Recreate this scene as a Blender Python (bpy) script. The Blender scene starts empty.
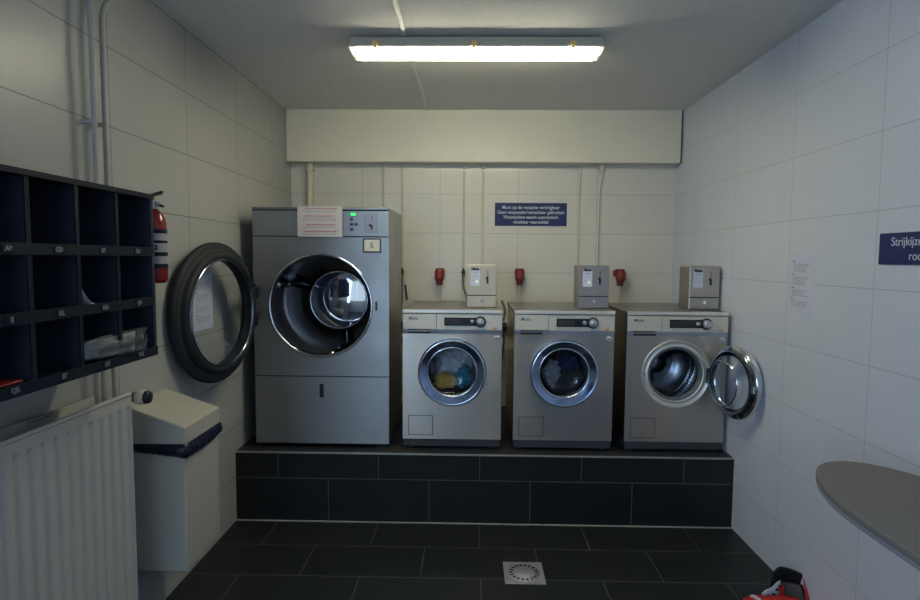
import bpy, bmesh, math, random
from mathutils import Vector, Matrix, noise
R = math.radians
COL = bpy.context.scene.collection
random.seed(7)

# ------------------------------------------------------------------ materials
def srgb(c):
    return tuple(((x/12.92) if x <= .04045 else ((x+.055)/1.055)**2.4) for x in c)
def newmat(name):
    m = bpy.data.materials.new(name); m.use_nodes = True
    nt = m.node_tree; b = nt.nodes['Principled BSDF']
    return m, nt, b
def pmat(name, col, rough=.5, metal=0., noise_amt=.06, nscale=12, bump=0., stretch=(1,1,1), spec=.5, coat=0.):
    """plain procedural material: base colour broken up by noise"""
    m, nt, b = newmat(name)
    c = Vector(col)
    tc = nt.nodes.new('ShaderNodeTexCoord'); mp = nt.nodes.new('ShaderNodeMapping')
    mp.inputs['Scale'].default_value = stretch
    nz = nt.nodes.new('ShaderNodeTexNoise'); nz.inputs['Scale'].default_value = nscale; nz.inputs['Detail'].default_value = 5
    cr = nt.nodes.new('ShaderNodeValToRGB')
    cr.color_ramp.elements[0].position = .3; cr.color_ramp.elements[1].position = .7
    cr.color_ramp.elements[0].color = (*[max(0, x*(1-noise_amt)) for x in col], 1)
    cr.color_ramp.elements[1].color = (*[min(1, x*(1+noise_amt)) for x in col], 1)
    nt.links.new(tc.outputs['Object'], mp.inputs[0]); nt.links.new(mp.outputs[0], nz.inputs['Vector'])
    nt.links.new(nz.outputs['Fac'], cr.inputs[0]); nt.links.new(cr.outputs[0], b.inputs['Base Color'])
    b.inputs['Roughness'].default_value = rough; b.inputs['Metallic'].default_value = metal
    b.inputs['Specular IOR Level'].default_value = spec
    b.inputs['Coat Weight'].default_value = coat
    if bump:
        bp = nt.nodes.new('ShaderNodeBump'); bp.inputs['Strength'].default_value = bump; bp.inputs['Distance'].default_value = .002
        nt.links.new(nz.outputs['Fac'], bp.inputs['Height']); nt.links.new(bp.outputs[0], b.inputs['Normal'])
    return m
def emat(name, col, strength):
    m, nt, b = newmat(name)
    b.inputs['Base Color'].default_value = (*col, 1)
    b.inputs['Emission Color'].default_value = (*col, 1); b.inputs['Emission Strength'].default_value = strength
    return m
def tile_mat(name, col, grout, ua, va, u0, v0, bw, bh, offset=0., mortar=.0014, rough=.3, var=.03, spec=.5, cloud=0.04, bump=.25):
    """rectangular tiles laid on object axes ua/va (object origin = world origin)"""
    m, nt, b = newmat(name)
    N = nt.nodes.new; L = nt.links.new
    tc = N('ShaderNodeTexCoord'); sp = N('ShaderNodeSeparateXYZ'); cb = N('ShaderNodeCombineXYZ')
    L(tc.outputs['Object'], sp.inputs[0])
    for k, (ax, o) in enumerate(((ua, u0), (va, v0))):
        a = N('ShaderNodeMath'); a.operation = 'SUBTRACT'; a.inputs[1].default_value = o-6*(.6 if k == 0 else bh)*(1 if k else bw/.6)
        L(sp.outputs['XYZ'.index(ax)], a.inputs[0]); L(a.outputs[0], cb.inputs[k])
    br = N('ShaderNodeTexBrick'); br.offset = offset; br.offset_frequency = 2; br.squash = 1
    br.inputs['Scale'].default_value = 1; br.inputs['Brick Width'].default_value = bw; br.inputs['Row Height'].default_value = bh
    br.inputs['Mortar Size'].default_value = mortar; br.inputs['Mortar Smooth'].default_value = .3
    br.inputs['Color1'].default_value = (*[x*(1-var) for x in col], 1); br.inputs['Color2'].default_value = (*[x*(1+var) for x in col], 1)
    br.inputs['Mortar'].default_value = (*grout, 1)
    L(cb.outputs[0], br.inputs['Vector'])
    nz = N('ShaderNodeTexNoise'); nz.inputs['Scale'].default_value = 6; nz.inputs['Detail'].default_value = 6
    L(tc.outputs['Object'], nz.inputs['Vector'])
    mr = N('ShaderNodeMapRange'); mr.inputs['To Min'].default_value = 1-cloud*2; mr.inputs['To Max'].default_value = 1+cloud*2
    L(nz.outputs['Fac'], mr.inputs['Value'])
    mx = N('ShaderNodeVectorMath'); mx.operation = 'SCALE'
    L(br.outputs['Color'], mx.inputs[0]); L(mr.outputs[0], mx.inputs['Scale']); L(mx.outputs[0], b.inputs['Base Color'])
    bp = N('ShaderNodeBump'); bp.inputs['Strength'].default_value = bump; bp.inputs['Distance'].default_value = .001; bp.invert = True
    L(br.outputs['Fac'], bp.inputs['Height']); L(bp.outputs[0], b.inputs['Normal'])
    b.inputs['Roughness'].default_value = rough; b.inputs['Specular IOR Level'].default_value = spec
    return m
def steel(name, col=(.56, .55, .53), rough=.32, stretch=(1, 1, 60), amt=.07, metal=1., aniso=0.):
    m = pmat(name, col, rough, metal, amt, 14, 0, stretch)
    nt = m.node_tree; b = nt.nodes['Principled BSDF']
    # cloudy smudges in the roughness
    tc = nt.nodes.new('ShaderNodeTexCoord'); nz = nt.nodes.new('ShaderNodeTexNoise'); nz.inputs['Scale'].default_value = 5
    mr = nt.nodes.new('ShaderNodeMapRange'); mr.inputs['To Min'].default_value = rough*.75; mr.inputs['To Max'].default_value = rough*1.3
    nt.links.new(tc.outputs['Object'], nz.inputs['Vector']); nt.links.new(nz.outputs['Fac'], mr.inputs['Value'])
    nt.links.new(mr.outputs[0], b.inputs['Roughness'])
    if aniso:   # brushed sideways: reflections smear up and down
        b.inputs['Anisotropic'].default_value = aniso
        cx = nt.nodes.new('ShaderNodeCombineXYZ'); cx.inputs[2].default_value = 1
        nt.links.new(cx.outputs[0], b.inputs['Tangent'])
    return m
def clear_mat(name, tint=(.9, .95, 1), refl=.05, rough=.03, amt=.7):
    m = bpy.data.materials.new(name); m.use_nodes = True; nt = m.node_tree; nt.nodes.clear(); N = nt.nodes.new
    o = N('ShaderNodeOutputMaterial'); mix = N('ShaderNodeMixShader'); t = N('ShaderNodeBsdfTransparent'); g = N('ShaderNodeBsdfGlossy')
    f = N('ShaderNodeLayerWeight'); f.inputs['Blend'].default_value = .5
    p = N('ShaderNodeMath'); p.operation = 'POWER'; p.inputs[1].default_value = 4
    a = N('ShaderNodeMath'); a.operation = 'MULTIPLY_ADD'; a.inputs[1].default_value = amt; a.inputs[2].default_value = refl; a.use_clamp = True
    t.inputs[0].default_value = (*tint, 1); g.inputs['Roughness'].default_value = rough; g.inputs['Color'].default_value = (.9, .93, 1, 1)
    nt.links.new(f.outputs['Facing'], p.inputs[0]); nt.links.new(p.outputs[0], a.inputs[0]); nt.links.new(a.outputs[0], mix.inputs[0])
    nt.links.new(t.outputs[0], mix.inputs[1]); nt.links.new(g.outputs[0], mix.inputs[2]); nt.links.new(mix.outputs[0], o.inputs[0])
    return m
def perforated(name, col=(.55, .56, .58), sc=.022, hole=.3, rough=.22):
    m, nt, b = newmat(name); N = nt.nodes.new; L = nt.links.new
    uv = N('ShaderNodeTexCoord'); mp = N('ShaderNodeVectorMath'); mp.operation = 'SCALE'; mp.inputs['Scale'].default_value = 1/sc
    fr = N('ShaderNodeVectorMath'); fr.operation = 'FRACTION'; sb = N('ShaderNodeVectorMath'); sb.operation = 'SUBTRACT'; sb.inputs[1].default_value = (.5, .5, 0)
    ml = N('ShaderNodeVectorMath'); ml.operation = 'MULTIPLY'; ml.inputs[1].default_value = (1, 1, 0)
    ln = N('ShaderNodeVectorMath'); ln.operation = 'LENGTH'; gt = N('ShaderNodeMath'); gt.operation = 'GREATER_THAN'; gt.inputs[1].default_value = hole
    L(uv.outputs['UV'], mp.inputs[0]); L(mp.outputs[0], fr.inputs[0]); L(fr.outputs[0], sb.inputs[0]); L(sb.outputs[0], ml.inputs[0]); L(ml.outputs[0], ln.inputs[0]); L(ln.outputs['Value'], gt.inputs[0])
    mx = N('ShaderNodeMix'); mx.data_type = 'RGBA'; mx.inputs['A'].default_value = (.004, .004, .005, 1); mx.inputs['B'].default_value = (*col, 1)
    L(gt.outputs[0], mx.inputs['Factor']); L(mx.outputs['Result'], b.inputs['Base Color'])
    L(gt.outputs[0], b.inputs['Metallic']); b.inputs['Roughness'].default_value = rough
    return m

WARM = (.80, .785, .75)
M = {}
M['white_paint'] = pmat('white_paint', (.72, .70, .66), .55, nscale=4, noise_amt=.03)
M['cream_panel'] = pmat('cream_panel', (.78, .74, .62), .5, nscale=3, noise_amt=.02)
M['ceiling'] = pmat('ceiling_plaster', (.72, .72, .70), .9, nscale=60, noise_amt=.05, bump=.3, spec=.2)
M['steel'] = steel('brushed_steel', (.555, .51, .455), aniso=.75, rough=.36)
M['steel_h'] = steel('lid_steel', (.84, .80, .71), .42, (40, 1, 1), .05, .8)
M['steel_light'] = steel('pale_steel_fascia', (.76, .70, .59), .48, (1, 1, 40), .04, .55)
M['steel_grey'] = steel('grey_steel', (.36, .335, .345), .45, (1, 1, 50), .06, .7)  # also carries the middle coin box's purple-grey reflections as colour
M['dryer'] = steel('satin_grey_dryer_steel', (.36, .37, .375), .42, (1, 1, 30), .04, .85, .7)
M['dryer_dark'] = pmat('dark_grey_seam', (.03, .032, .035), .6)
M['lid_top'] = steel('dull_lid_steel', (.27, .26, .235), .34, (40, 1, 1), .06, .7)
M['extlabel'] = pmat('grey_white_label', (.34, .34, .36), .5)
M['strip'] = pmat('ceiling_joint_strip', (.80, .79, .74), .5)
M['steel_coin'] = steel('cream_lit_coin_box_steel', (.56, .51, .42), .5, (1, 1, 40), .05, .5)  # cream reflections on the first coin box put into its colour
M['chrome'] = pmat('polished_chrome', (.72, .75, .80), .09, 1., .02)
M['chrome_sky'] = pmat('sky_tinted_chrome', (.33, .46, .74), .22, 1., .02)  # reflected sky put into the chrome colour of the shut door rings
M['chrome_dark'] = pmat('smoked_chrome', (.30, .33, .38), .14, 1., .02)
M['rubber'] = pmat('grey_rubber_gasket', (.15, .165, .175), .55, nscale=20)
M['black_rubber'] = pmat('dark_rubber_rim', (.018, .021, .026), .58, nscale=20, spec=.3)
M['black'] = pmat('black_plastic', (.012, .013, .015), .35)
M['charcoal'] = pmat('charcoal_plinth', (.05, .052, .06), .45)
M['fluo_clip'] = pmat('tan_plastic_clip', (.75, .52, .20), .5)
M['grey_chin'] = pmat('blue_grey_chin_strip', (.54, .56, .62), .38, .4)
M['display'] = pmat('black_display', (.018, .022, .03), .12)
M['knob'] = pmat('silver_knob', (.62, .62, .62), .3, .7)
M['orange'] = pmat('orange_mark', (.72, .30, .04), .5)
M['faint'] = pmat('grey_print', (.30, .28, .24), .6)
M['darkprint'] = pmat('dark_print', (.03, .03, .035), .6)
M['white_sticker'] = pmat('white_sticker', (.72, .70, .72), .5)
M['paper'] = pmat('paper_sheet', (.66, .69, .82), .8, nscale=6, noise_amt=.03)
M['paper_dry'] = pmat('paper_on_dryer', (.64, .60, .62), .8, nscale=6, noise_amt=.04)
M['redprint'] = pmat('red_print', (.42, .10, .09), .7)
M['blue_sign'] = pmat('navy_blue_plate', (.006, .020, .115), .6, nscale=5, noise_amt=.04)
M['letter'] = pmat('white_lettering', (.72, .74, .80), .6)
M['red'] = pmat('red_plastic', (.22, .014, .016), .42, nscale=8)
M['reddark'] = pmat('dark_red_plastic', (.15, .010, .012), .42, nscale=8)
M['red_ext'] = pmat('red_enamel', (.24, .009, .010), .22, nscale=5, coat=.3)
M['navy'] = pmat('dark_navy_board', (.026, .033, .052), .6, nscale=6, spec=.3)
M['navy_edge'] = pmat('slate_blue_edge', (.0075, .0125, .024), .6, nscale=9, spec=.2)
M['rad'] = pmat('radiator_enamel', (.54, .52, .47), .38, nscale=3, noise_amt=.02)
M['bin'] = pmat('cream_bin_enamel', (.50, .48, .42), .35, nscale=3, noise_amt=.02)
M['bag'] = pmat('dark_blue_bin_liner', (.006, .008, .026), .28, nscale=30, bump=.6)
M['brass'] = pmat('aged_brass', (.22, .16, .08), .4, .8)
M['hose'] = pmat('grey_hose', (.16, .16, .14), .55)
M['darkpipe'] = pmat('dark_pipe', (.03, .035, .04), .5)
M['conduit'] = pmat('cream_conduit', (.66, .62, .48), .5, noise_amt=.03)
M['pipepaint'] = pmat('cream_pipe_paint', (.42, .41, .37), .45, noise_amt=.03)
M['trim'] = pmat('steel_edge_trim', (.42, .42, .40), .4, .6)
M['grout_line'] = pmat('pale_grout', (.34, .34, .30), .8)
M['iron'] = pmat('taupe_board_cover', (.19, .178, .165), .85, nscale=90, noise_amt=.08, bump=.2)
M['iron_rim'] = pmat('blue_grey_board_edge', (.26, .28, .33), .6)
M['alu'] = pmat('brushed_aluminium', (.42, .42, .45), .45, .55, nscale=18)
M['redcloth'] = pmat('red_fabric', (.50, .010, .010), .6, nscale=30, bump=.3)
M['blackcloth'] = pmat('black_fabric', (.006, .006, .009), .8, nscale=30, bump=.3)
M['whitecloth'] = pmat('white_fabric', (.60, .62, .68), .7, nscale=30)
M['greycloth'] = pmat('grey_mesh_lining', (.09, .085, .08), .8, nscale=60)
M['laundry_white'] = pmat('white_laundry', (.82, .82, .84), .85, nscale=10, noise_amt=.25, bump=.5)
M['laundry_yellow'] = pmat('mustard_laundry', (.62, .38, .04), .85, nscale=10, noise_amt=.25, bump=.5)
M['laundry_teal'] = pmat('teal_laundry', (.05, .32, .42), .85, nscale=10, noise_amt=.25, bump=.5)
M['laundry_dark'] = pmat('charcoal_laundry', (.05, .05, .058), .85, nscale=10, noise_amt=.3, bump=.5)
M['laundry_grey'] = pmat('grey_laundry', (.26, .26, .28), .85, nscale=10, noise_amt=.3, bump=.5)
M['laundry_blue'] = pmat('navy_laundry', (.02, .035, .10), .85, nscale=10, noise_amt=.3, bump=.5)
M['drum'] = perforated('perforated_drum_steel')
M['drum_dry'] = perforated('perforated_dryer_drum', (.26, .24, .21), .016, .27, .3)
M['glass'] = clear_mat('door_glass', (.93, .95, .97), .03, .03, .5)
M['glass_closed'] = clear_mat('closed_door_glass', (.84, .87, .92), .03, .05, .5)
M['clear_plastic'] = clear_mat('clear_plastic_sleeve', (.75, .78, .80), .10, .15)
M['green_led'] = emat('green_led', (.05, .9, .15), 1.6)
M['white_led'] = emat('white_led', (.8, .9, .7), .9)
M['tube'] = emat('fluorescent_tube', (1, .97, .76), 38)
M['lampwhite'] = pmat('white_lamp_housing', (.50, .475, .40), .5, noise_amt=.02)
M['step_top'] = pmat('dark_step_tile', (.018, .020, .024), .4, nscale=14, noise_amt=.15)

# ------------------------------------------------------------------ mesh helpers
class MB:
    def __init__(s): s.v = []; s.f = []; s.sm = []; s.uv = {}
    def add(s, vs, fs, smooth=False, uvs=None):
        o = len(s.v); s.v += [tuple(v) for v in vs]
        for k, f in enumerate(fs):
            if uvs: s.uv[len(s.f)] = uvs[k]
            s.f.append(tuple(i+o for i in f)); s.sm.append(smooth)
        return s
    def box(s, x0, x1, y0, y1, z0, z1):
        v = [(x, y, z) for z in (z0, z1) for y in (y0, y1) for x in (x0, x1)]
        return s.add(v, [(0, 2, 3, 1), (4, 5, 7, 6), (0, 1, 5, 4), (2, 6, 7, 3), (0, 4, 6, 2), (1, 3, 7, 5)])
    def hexa(s, v):  # eight corners, bottom four then top four, both counter-clockwise
        return s.add(v, [(3, 2, 1, 0), (4, 5, 6, 7), (0, 1, 5, 4), (1, 2, 6, 5), (2, 3, 7, 6), (3, 0, 4, 7)])
    def lathe(s, prof, c=(0, 0, 0), axis='y', n=64, closed=False, smooth=True, a0=0, a1=2*math.pi):
        """prof: list of (radius, offset along axis)"""
        full = abs(a1-a0-2*math.pi) < 1e-6; m = n if full else n+1
        vs = []
        for r, t in prof:
            for k in range(m):
                a = a0+(a1-a0)*k/n; p, q = r*math.cos(a), r*math.sin(a)
                d = {'y': (p, t, q), 'z': (p, q, t), 'x': (t, p, q)}[axis]
                vs.append((c[0]+d[0], c[1]+d[1], c[2]+d[2]))
        fs = []; uvs = []; P = len(prof); acc = 0
        for i in range(P if closed else P-1):
            j = (i+1) % P
            L = math.hypot(prof[j][0]-prof[i][0], prof[j][1]-prof[i][1])
            rr = max(prof[i][0], prof[j][0])
            for k in range(n):
                k2 = (k+1) % m if full else k+1
                f = (i*m+k, i*m+k2, j*m+k2, j*m+k)
                if axis == 'y': f = f[::-1]
                fs.append(f)
                u0, u1 = rr*2*math.pi*k/n, rr*2*math.pi*(k+1)/n
                q = [(u0, acc), (u1, acc), (u1, acc+L), (u0, acc+L)]
                uvs.append(q[::-1] if axis == 'y' else q)
            acc += L
        return s.add(vs, fs, smooth, uvs)
    def cyl(s, p0, p1, r, n=16, r1=None, caps=True, smooth=True):
        p0, p1 = Vector(p0), Vector(p1); d = (p1-p0).normalized()
        a = d.orthogonal().normalized(); b = d.cross(a); r1 = r if r1 is None else r1
        vs = [p0+(a*math.cos(t)+b*math.sin(t))*r for t in [2*math.pi*k/n for k in range(n)]]
        vs += [p1+(a*math.cos(t)+b*math.sin(t))*r1 for t in [2*math.pi*k/n for k in range(n)]]
        s.add(vs, [(k, (k+1) % n, (k+1) % n+n, k+n) for k in range(n)], smooth)
        if caps: s.add(vs, [tuple(range(n))[::-1], tuple(range(n, 2*n))])
        return s
    def tube(s, pts, r, n=12, smooth_path=True, rads=None):
        pts = [Vector(p) for p in pts]
        if smooth_path and len(pts) > 2:
            out = []
            for i in range(len(pts)-1):
                p0 = pts[max(i-1, 0)]; p1 = pts[i]; p2 = pts[i+1]; p3 = pts[min(i+2, len(pts)-1)]
                for k in range(6):
                    t = k/6
                    out.append(.5*((2*p1)+(-p0+p2)*t+(2*p0-5*p1+4*p2-p3)*t*t+(-p0+3*p1-3*p2+p3)*t**3))
            pts = out+[pts[-1]]
        vs = []; prev = None
        for i, p in enumerate(pts):
            d = (pts[min(i+1, len(pts)-1)]-pts[max(i-1, 0)]).normalized()
            if prev is None: a = d.orthogonal().normalized()
            else: a = (prev-d*prev.dot(d)).normalized()
            prev = a; b = d.cross(a)
            vs += [p+(a*math.cos(2*math.pi*k/n)+b*math.sin(2*math.pi*k/n))*r for k in range(n)]
        m = len(pts)
        fs = [(i*n+k, i*n+(k+1) % n, (i+1)*n+(k+1) % n, (i+1)*n+k) for i in range(m-1) for k in range(n)]
        s.add(vs, fs, True); s.add(vs, [tuple(range(n))[::-1], tuple(range((m-1)*n, m*n))])
        return s
    def prism(s, pts, z0, z1):
        n = len(pts)
        s.add([(x, y, z0) for x, y in pts]+[(x, y, z1) for x, y in pts],
              [tuple(range(n))[::-1], tuple(range(n, 2*n))]+[(k, (k+1) % n, (k+1) % n+n, k+n) for k in range(n)])
        return s
    def panel_hole(s, x0, x1, z0, z1, cx, cz, r, y, depth, n=72):
        """upright panel facing -y with a round hole, with a lip going back by depth"""
        ang = [2*math.pi*k/n for k in range(n)]
        for X in (x0, x1):
            for Z in (z0, z1): ang.append(math.atan2(Z-cz, X-cx) % (2*math.pi))
        ang = sorted(set(round(a, 6) for a in ang)); m = len(ang); inn = []; out = []
        for a in ang:
            c, q = math.cos(a), math.sin(a); t = 1e9
            if c > 1e-9: t = min(t, (x1-cx)/c)
            if c < -1e-9: t = min(t, (x0-cx)/c)
            if q > 1e-9: t = min(t, (z1-cz)/q)
            if q < -1e-9: t = min(t, (z0-cz)/q)
            inn.append((cx+r*c, y, cz+r*q)); out.append((cx+t*c, y, cz+t*q))
        s.add(inn+out, [(k, (k+1) % m, (k+1) % m+m, k+m)[::-1] for k in range(m)])
        back = [(p[0], y+depth, p[2]) for p in inn]
        s.add(inn+back, [(k, (k+1) % m, (k+1) % m+m, k+m) for k in range(m)], True)
        return s
    def build(s, name, mat, parent=None, bevel=0., loc=(0, 0, 0), segs=2, solid=0., subsurf=0):
        me = bpy.data.meshes.new(name); me.from_pydata(s.v, [], s.f); me.update()
        for p, q in zip(me.polygons, s.sm): p.use_smooth = q
        if s.uv:
            ul = me.uv_layers.new(name='UVMap')
            for fi, q in s.uv.items():
                p = me.polygons[fi]
                for li, u in zip(p.loop_indices, q): ul.data[li].uv = u
        me.materials.append(M[mat] if isinstance(mat, str) else mat)
        o = bpy.data.objects.new(name, me); COL.objects.link(o); o.location = loc
        if parent: o.parent = parent
        if solid:
            q = o.modifiers.new('solid', 'SOLIDIFY'); q.thickness = solid
        if bevel:
            q = o.modifiers.new('bevel', 'BEVEL'); q.width = bevel; q.segments = segs; q.limit_method = 'ANGLE'; q.angle_limit = R(40)
        if subsurf:
            q = o.modifiers.new('sub', 'SUBSURF'); q.levels = subsurf; q.render_levels = subsurf
        return o
def tag(o, label=None, cat=None, group=None, kind=None):
    if label: o['label'] = label
    if cat: o['category'] = cat
    if group: o['group'] = group
    if kind: o['kind'] = kind
    return o
def thing(name, label, cat, loc=(0, 0, 0), rz=0, group=None):
    o = bpy.data.objects.new(name, None); COL.objects.link(o); o.location = loc; o.rotation_euler = (0, 0, rz)
    o.empty_display_size = .05
    return tag(o, label, cat, group)
def text(name, s, size, mat, parent, origin, right=(1, 0, 0), up=(0, 0, 1), align='CENTER', ext=.0006, bold=0., xs=1.):
    c = bpy.data.curves.new(name, 'FONT'); c.body = s; c.size = size; c.align_x = align; c.align_y = 'CENTER'; c.extrude = ext; c.offset = bold
    t = bpy.data.objects.new(name+'_src', c); COL.objects.link(t)
    bpy.context.view_layer.update()
    me = bpy.data.meshes.new_from_object(t.evaluated_get(bpy.context.evaluated_depsgraph_get()))
    bpy.data.objects.remove(t); bpy.data.curves.remove(c)
    r, u = Vector(right).normalized(), Vector(up).normalized(); n = r.cross(u)
    mt = Matrix((r, u, n)).transposed().to_4x4(); mt = mt @ Matrix.Diagonal((xs, 1, 1, 1)); mt.translation = Vector(origin)
    me.transform(mt); me.name = name
    me.materials.clear(); me.materials.append(M[mat])
    o = bpy.data.objects.new(name, me); COL.objects.link(o); o.parent = parent
    return o
def struct(o, label=None, cat=None): return tag(o, label, cat, kind='structure')
def print_lines(mb, origin, right, up, rows, rnd, off=.0009):
    """rows: (u0, u1, v, h) broken into word-sized dashes lying on a sheet"""
    r, u = Vector(right), Vector(up); n = r.cross(u).normalized()*off; o = Vector(origin)
    for u0, u1, v, h in rows:
        x = u0
        while x < u1:
            w = min(rnd.uniform(.008, .022), u1-x)
            p = [o+n+r*x+u*(v-h/2), o+n+r*(x+w)+u*(v-h/2), o+n+r*(x+w)+u*(v+h/2), o+n+r*x+u*(v+h/2)]
            mb.add(p, [(0, 1, 2, 3)]); x += w+.0035

# ------------------------------------------------------------------ the room (metres, x right, y into the picture)
XL, XR, YB, YF, ZC, ZS = -1.393, 1.551, 1.130, -5.0, 2.673, .417
tile_kw = dict(grout=(.36, .35, .32), rough=.28, var=.012, cloud=.015, mortar=.0016)
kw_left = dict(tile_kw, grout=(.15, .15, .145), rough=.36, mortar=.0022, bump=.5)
M['tile_left_shaded'] = tile_mat('white_tiles_left_shaded', col=(.41, .41, .39), ua='Y', va='Z', u0=.11, v0=2.0692-2.1, bw=.6, bh=.3, **kw_left)  # same white tile, the left wall's shade put into a darker base colour
M['tile_right_daylit'] = tile_mat('white_tiles_right_daylit', col=(.67, .71, .79), ua='Y', va='Z', u0=-.474, v0=2.0692-2.1, bw=.6, bh=.3, **dict(tile_kw, grout=(.42, .43, .46)))  # same white tile, blue daylight put into a brighter base colour
M['tile_back'] = tile_mat('white_tiles_back', col=(.68, .66, .60), ua='X', va='Z', u0=-.2429, v0=2.0692-2.1, bw=.6, bh=.3, **tile_kw)
dk = dict(col=(.014, .016, .018), grout=(.11, .11, .10), rough=.42, var=.12, cloud=.12, spec=.35, mortar=.003)
M['tile_floor'] = tile_mat('dark_floor_tiles', ua='X', va='Y', u0=-.2389, v0=-.2886, bw=.6, bh=.3, offset=.5, **dk)
M['tile_step'] = tile_mat('dark_step_tiles', ua='X', va='Z', u0=-.2389, v0=.2627, bw=.6, bh=.2627, offset=.5, **dk)
T = .12
struct(MB().box(XL-T, XR+T, YF-T, YB+T, -.12, 0).build('floor', 'tile_floor'), 'floor of dark rectangular tiles laid half-offset', 'floor')
struct(MB().box(XL-T, XR+T, YF-T, YB+T, ZC, ZC+T).build('ceiling', 'ceiling'), 'grey plastered ceiling', 'ceiling')
struct(MB().box(XL-T, XL, YF-T, YB+T, 0, ZC).build('wall_left', 'tile_left_shaded'), 'left wall of large white tiles', 'wall')
struct(MB().box(XR, XR+T, YF-T, YB+T, 0, ZC).build('wall_right', 'tile_right_daylit'), 'right wall of large white tiles', 'wall')
struct(MB().box(XL, XR, YB, YB+T, 0, ZC).build('wall_back', 'tile_back'), 'back wall of white tiles behind the machines', 'wall')
# wall behind the camera with a glazed opening that lets the daylight in
wf = MB(); wx0, wx1, wz0, wz1 = -1.34, -.24, .80, 2.3
wf.box(XL, wx0, YF-T, YF, 0, ZC).box(wx1, XR, YF-T, YF, 0, ZC).box(wx0, wx1, YF-T, YF, 0, wz0).box(wx0, wx1, YF-T, YF, wz1, ZC)
struct(wf.build('wall_front', 'white_paint'), 'white wall behind the viewer with a window', 'wall')
wn = MB()
for x in (wx0, (wx0+wx1)/2-.03, wx1-.06): wn.box(x, x+.06, YF-.09, YF-.03, wz0, wz1)
wn.box(wx0, wx1, YF-.09, YF-.03, wz0, wz0+.06).box(wx0, wx1, YF-.09, YF-.03, wz1-.06, wz1)
struct(wn.build('window_1', 'white_paint'), 'white window frame behind the viewer', 'window')
wn = MB()  # frame added around the side fill light, the wall has no opening here
wn.box(XL, XL+.02, -4.72, -4.66, .70, 2.3).box(XL, XL+.02, -3.54, -3.48, .70, 2.3).box(XL, XL+.02, -4.72, -3.48, .70, .76).box(XL, XL+.02, -4.72, -3.48, 2.24, 2.3)
struct(wn.build('side_fill_frame', 'white_paint'), 'white frame added around the side fill light behind the viewer', 'window')
# raised platform
struct(MB().box(XL, XR, 0, YB, 0, ZS).build('floor_platform', 'tile_step'), 'raised dark tiled platform under the machines', 'platform')
struct(MB().box(XL, XR, -.004, YB, ZS, ZS+.003).build('floor_platform_top', 'step_top'), 'dark tiled top of the raised platform', 'platform')
struct(MB().box(XL, XR, -.006, .010, ZS-.004, ZS+.004).build('trim_1', 'trim', bevel=.001), 'thin metal edge along the platform', 'trim')
struct(MB().box(XL, XR, -.012, .0, 0, .004).build('trim_2', 'grout_line'), 'pale joint line at the foot of the platform', 'trim')
# bulkhead panel above the machines
bk = MB().box(XL+.004, XR-.012, 1.012, YB, 2.292, ZC).build('trim_3', 'cream_panel', bevel=.002)
struct(bk, 'cream boxed-in panel under the ceiling on the back wall', 'panel')
for x in (-1.0, -.47, .01, .45, .95, 1.4):
    for z in (2.36, 2.61):
        MB().cyl((x, 1.012, z), (x, 1.0095, z), .006, 10).build('screw', 'conduit', bk)
struct(MB().box(XR-.011, XR-.006, 1.015, 1.03, 2.292, ZC).build('trim_4', 'dryer_dark'), 'dark gap beside the cream panel', 'trim')
struct(MB().box(-.345, -.325, YF, 1.012, ZC-.009, ZC).build('trim_5', 'strip', bevel=.002), 'raised joint strip along the ceiling', 'trim')

# ------------------------------------------------------------------ fluorescent lamp
def make_lamp():
    x0, x1 = -.612, .640; y0, y1 = -.420, -.285; zt, zm, zb = 2.662, 2.617, 2.583
    t = thing('fluorescent_ceiling_light', 'long lit fluorescent ceiling light with a clear cover and tan clips', 'ceiling light', ((x0+x1)/2, (y0+y1)/2, ZC))
    ox, oy, oz = t.location
    def L(mb): mb.v = [(a-ox, b-oy, c-oz) for a, b, c in mb.v]; return mb
    L(MB().hexa([(x0, y0, zm), (x1, y0, zm), (x1, y1, zm), (x0, y1, zm), (x0+.01, y0+.008, zt), (x1-.01, y0+.008, zt), (x1-.01, y1-.008, zt), (x0+.01, y1-.008, zt)])).build('housing', 'lampwhite', t, bevel=.003)
    L(MB().box(x0-.006, x1+.006, y0-.006, y1+.006, zm-.007, zm)).build('rim', 'lampwhite', t)
    for xx in (-.5, .5): L(MB().cyl((xx, -.35, zt), (xx, -.35, ZC), .02, 12)).build('mounting_stud', 'lampwhite', t)
    a = .013
    # prismatic cover: open-topped trough
    v = [(x0, y0, zm-.007), (x1, y0, zm-.007), (x1, y1, zm-.007), (x0, y1, zm-.007), (x0+a, y0+.018, zb), (x1-a, y0+.018, zb), (x1-a, y1-.018, zb), (x0+a, y1-.018, zb)]
    L(MB().add(v, [(0, 1, 5, 4), (1, 2, 6, 5), (2, 3, 7, 6), (3, 0, 4, 7), (4, 5, 6, 7)])).build('cover', 'diffuser', t)
    L(MB().cyl((x0+.035, -.352, 2.600), (x1-.035, -.352, 2.600), .013, 16)).build('tube', 'tube', t)
    for s, X in ((1, x0+.02), (-1, x1-.02)):
        L(MB().box(min(X, X+s*.022), max(X, X+s*.022), -.370, -.334, 2.588, 2.611)).build('tube_holder', 'lampwhite', t, bevel=.003)
    for X in (-.480, .004, .487):
        L(MB().box(X-.009, X+.009, y0-.016, y0-.004, zm-.016, zm+.020).cyl((X, y0-.020, zm+.004), (X, y0-.004, zm+.004), .014, 14)).build('clip', 'fluo_clip', t, bevel=.002)
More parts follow.
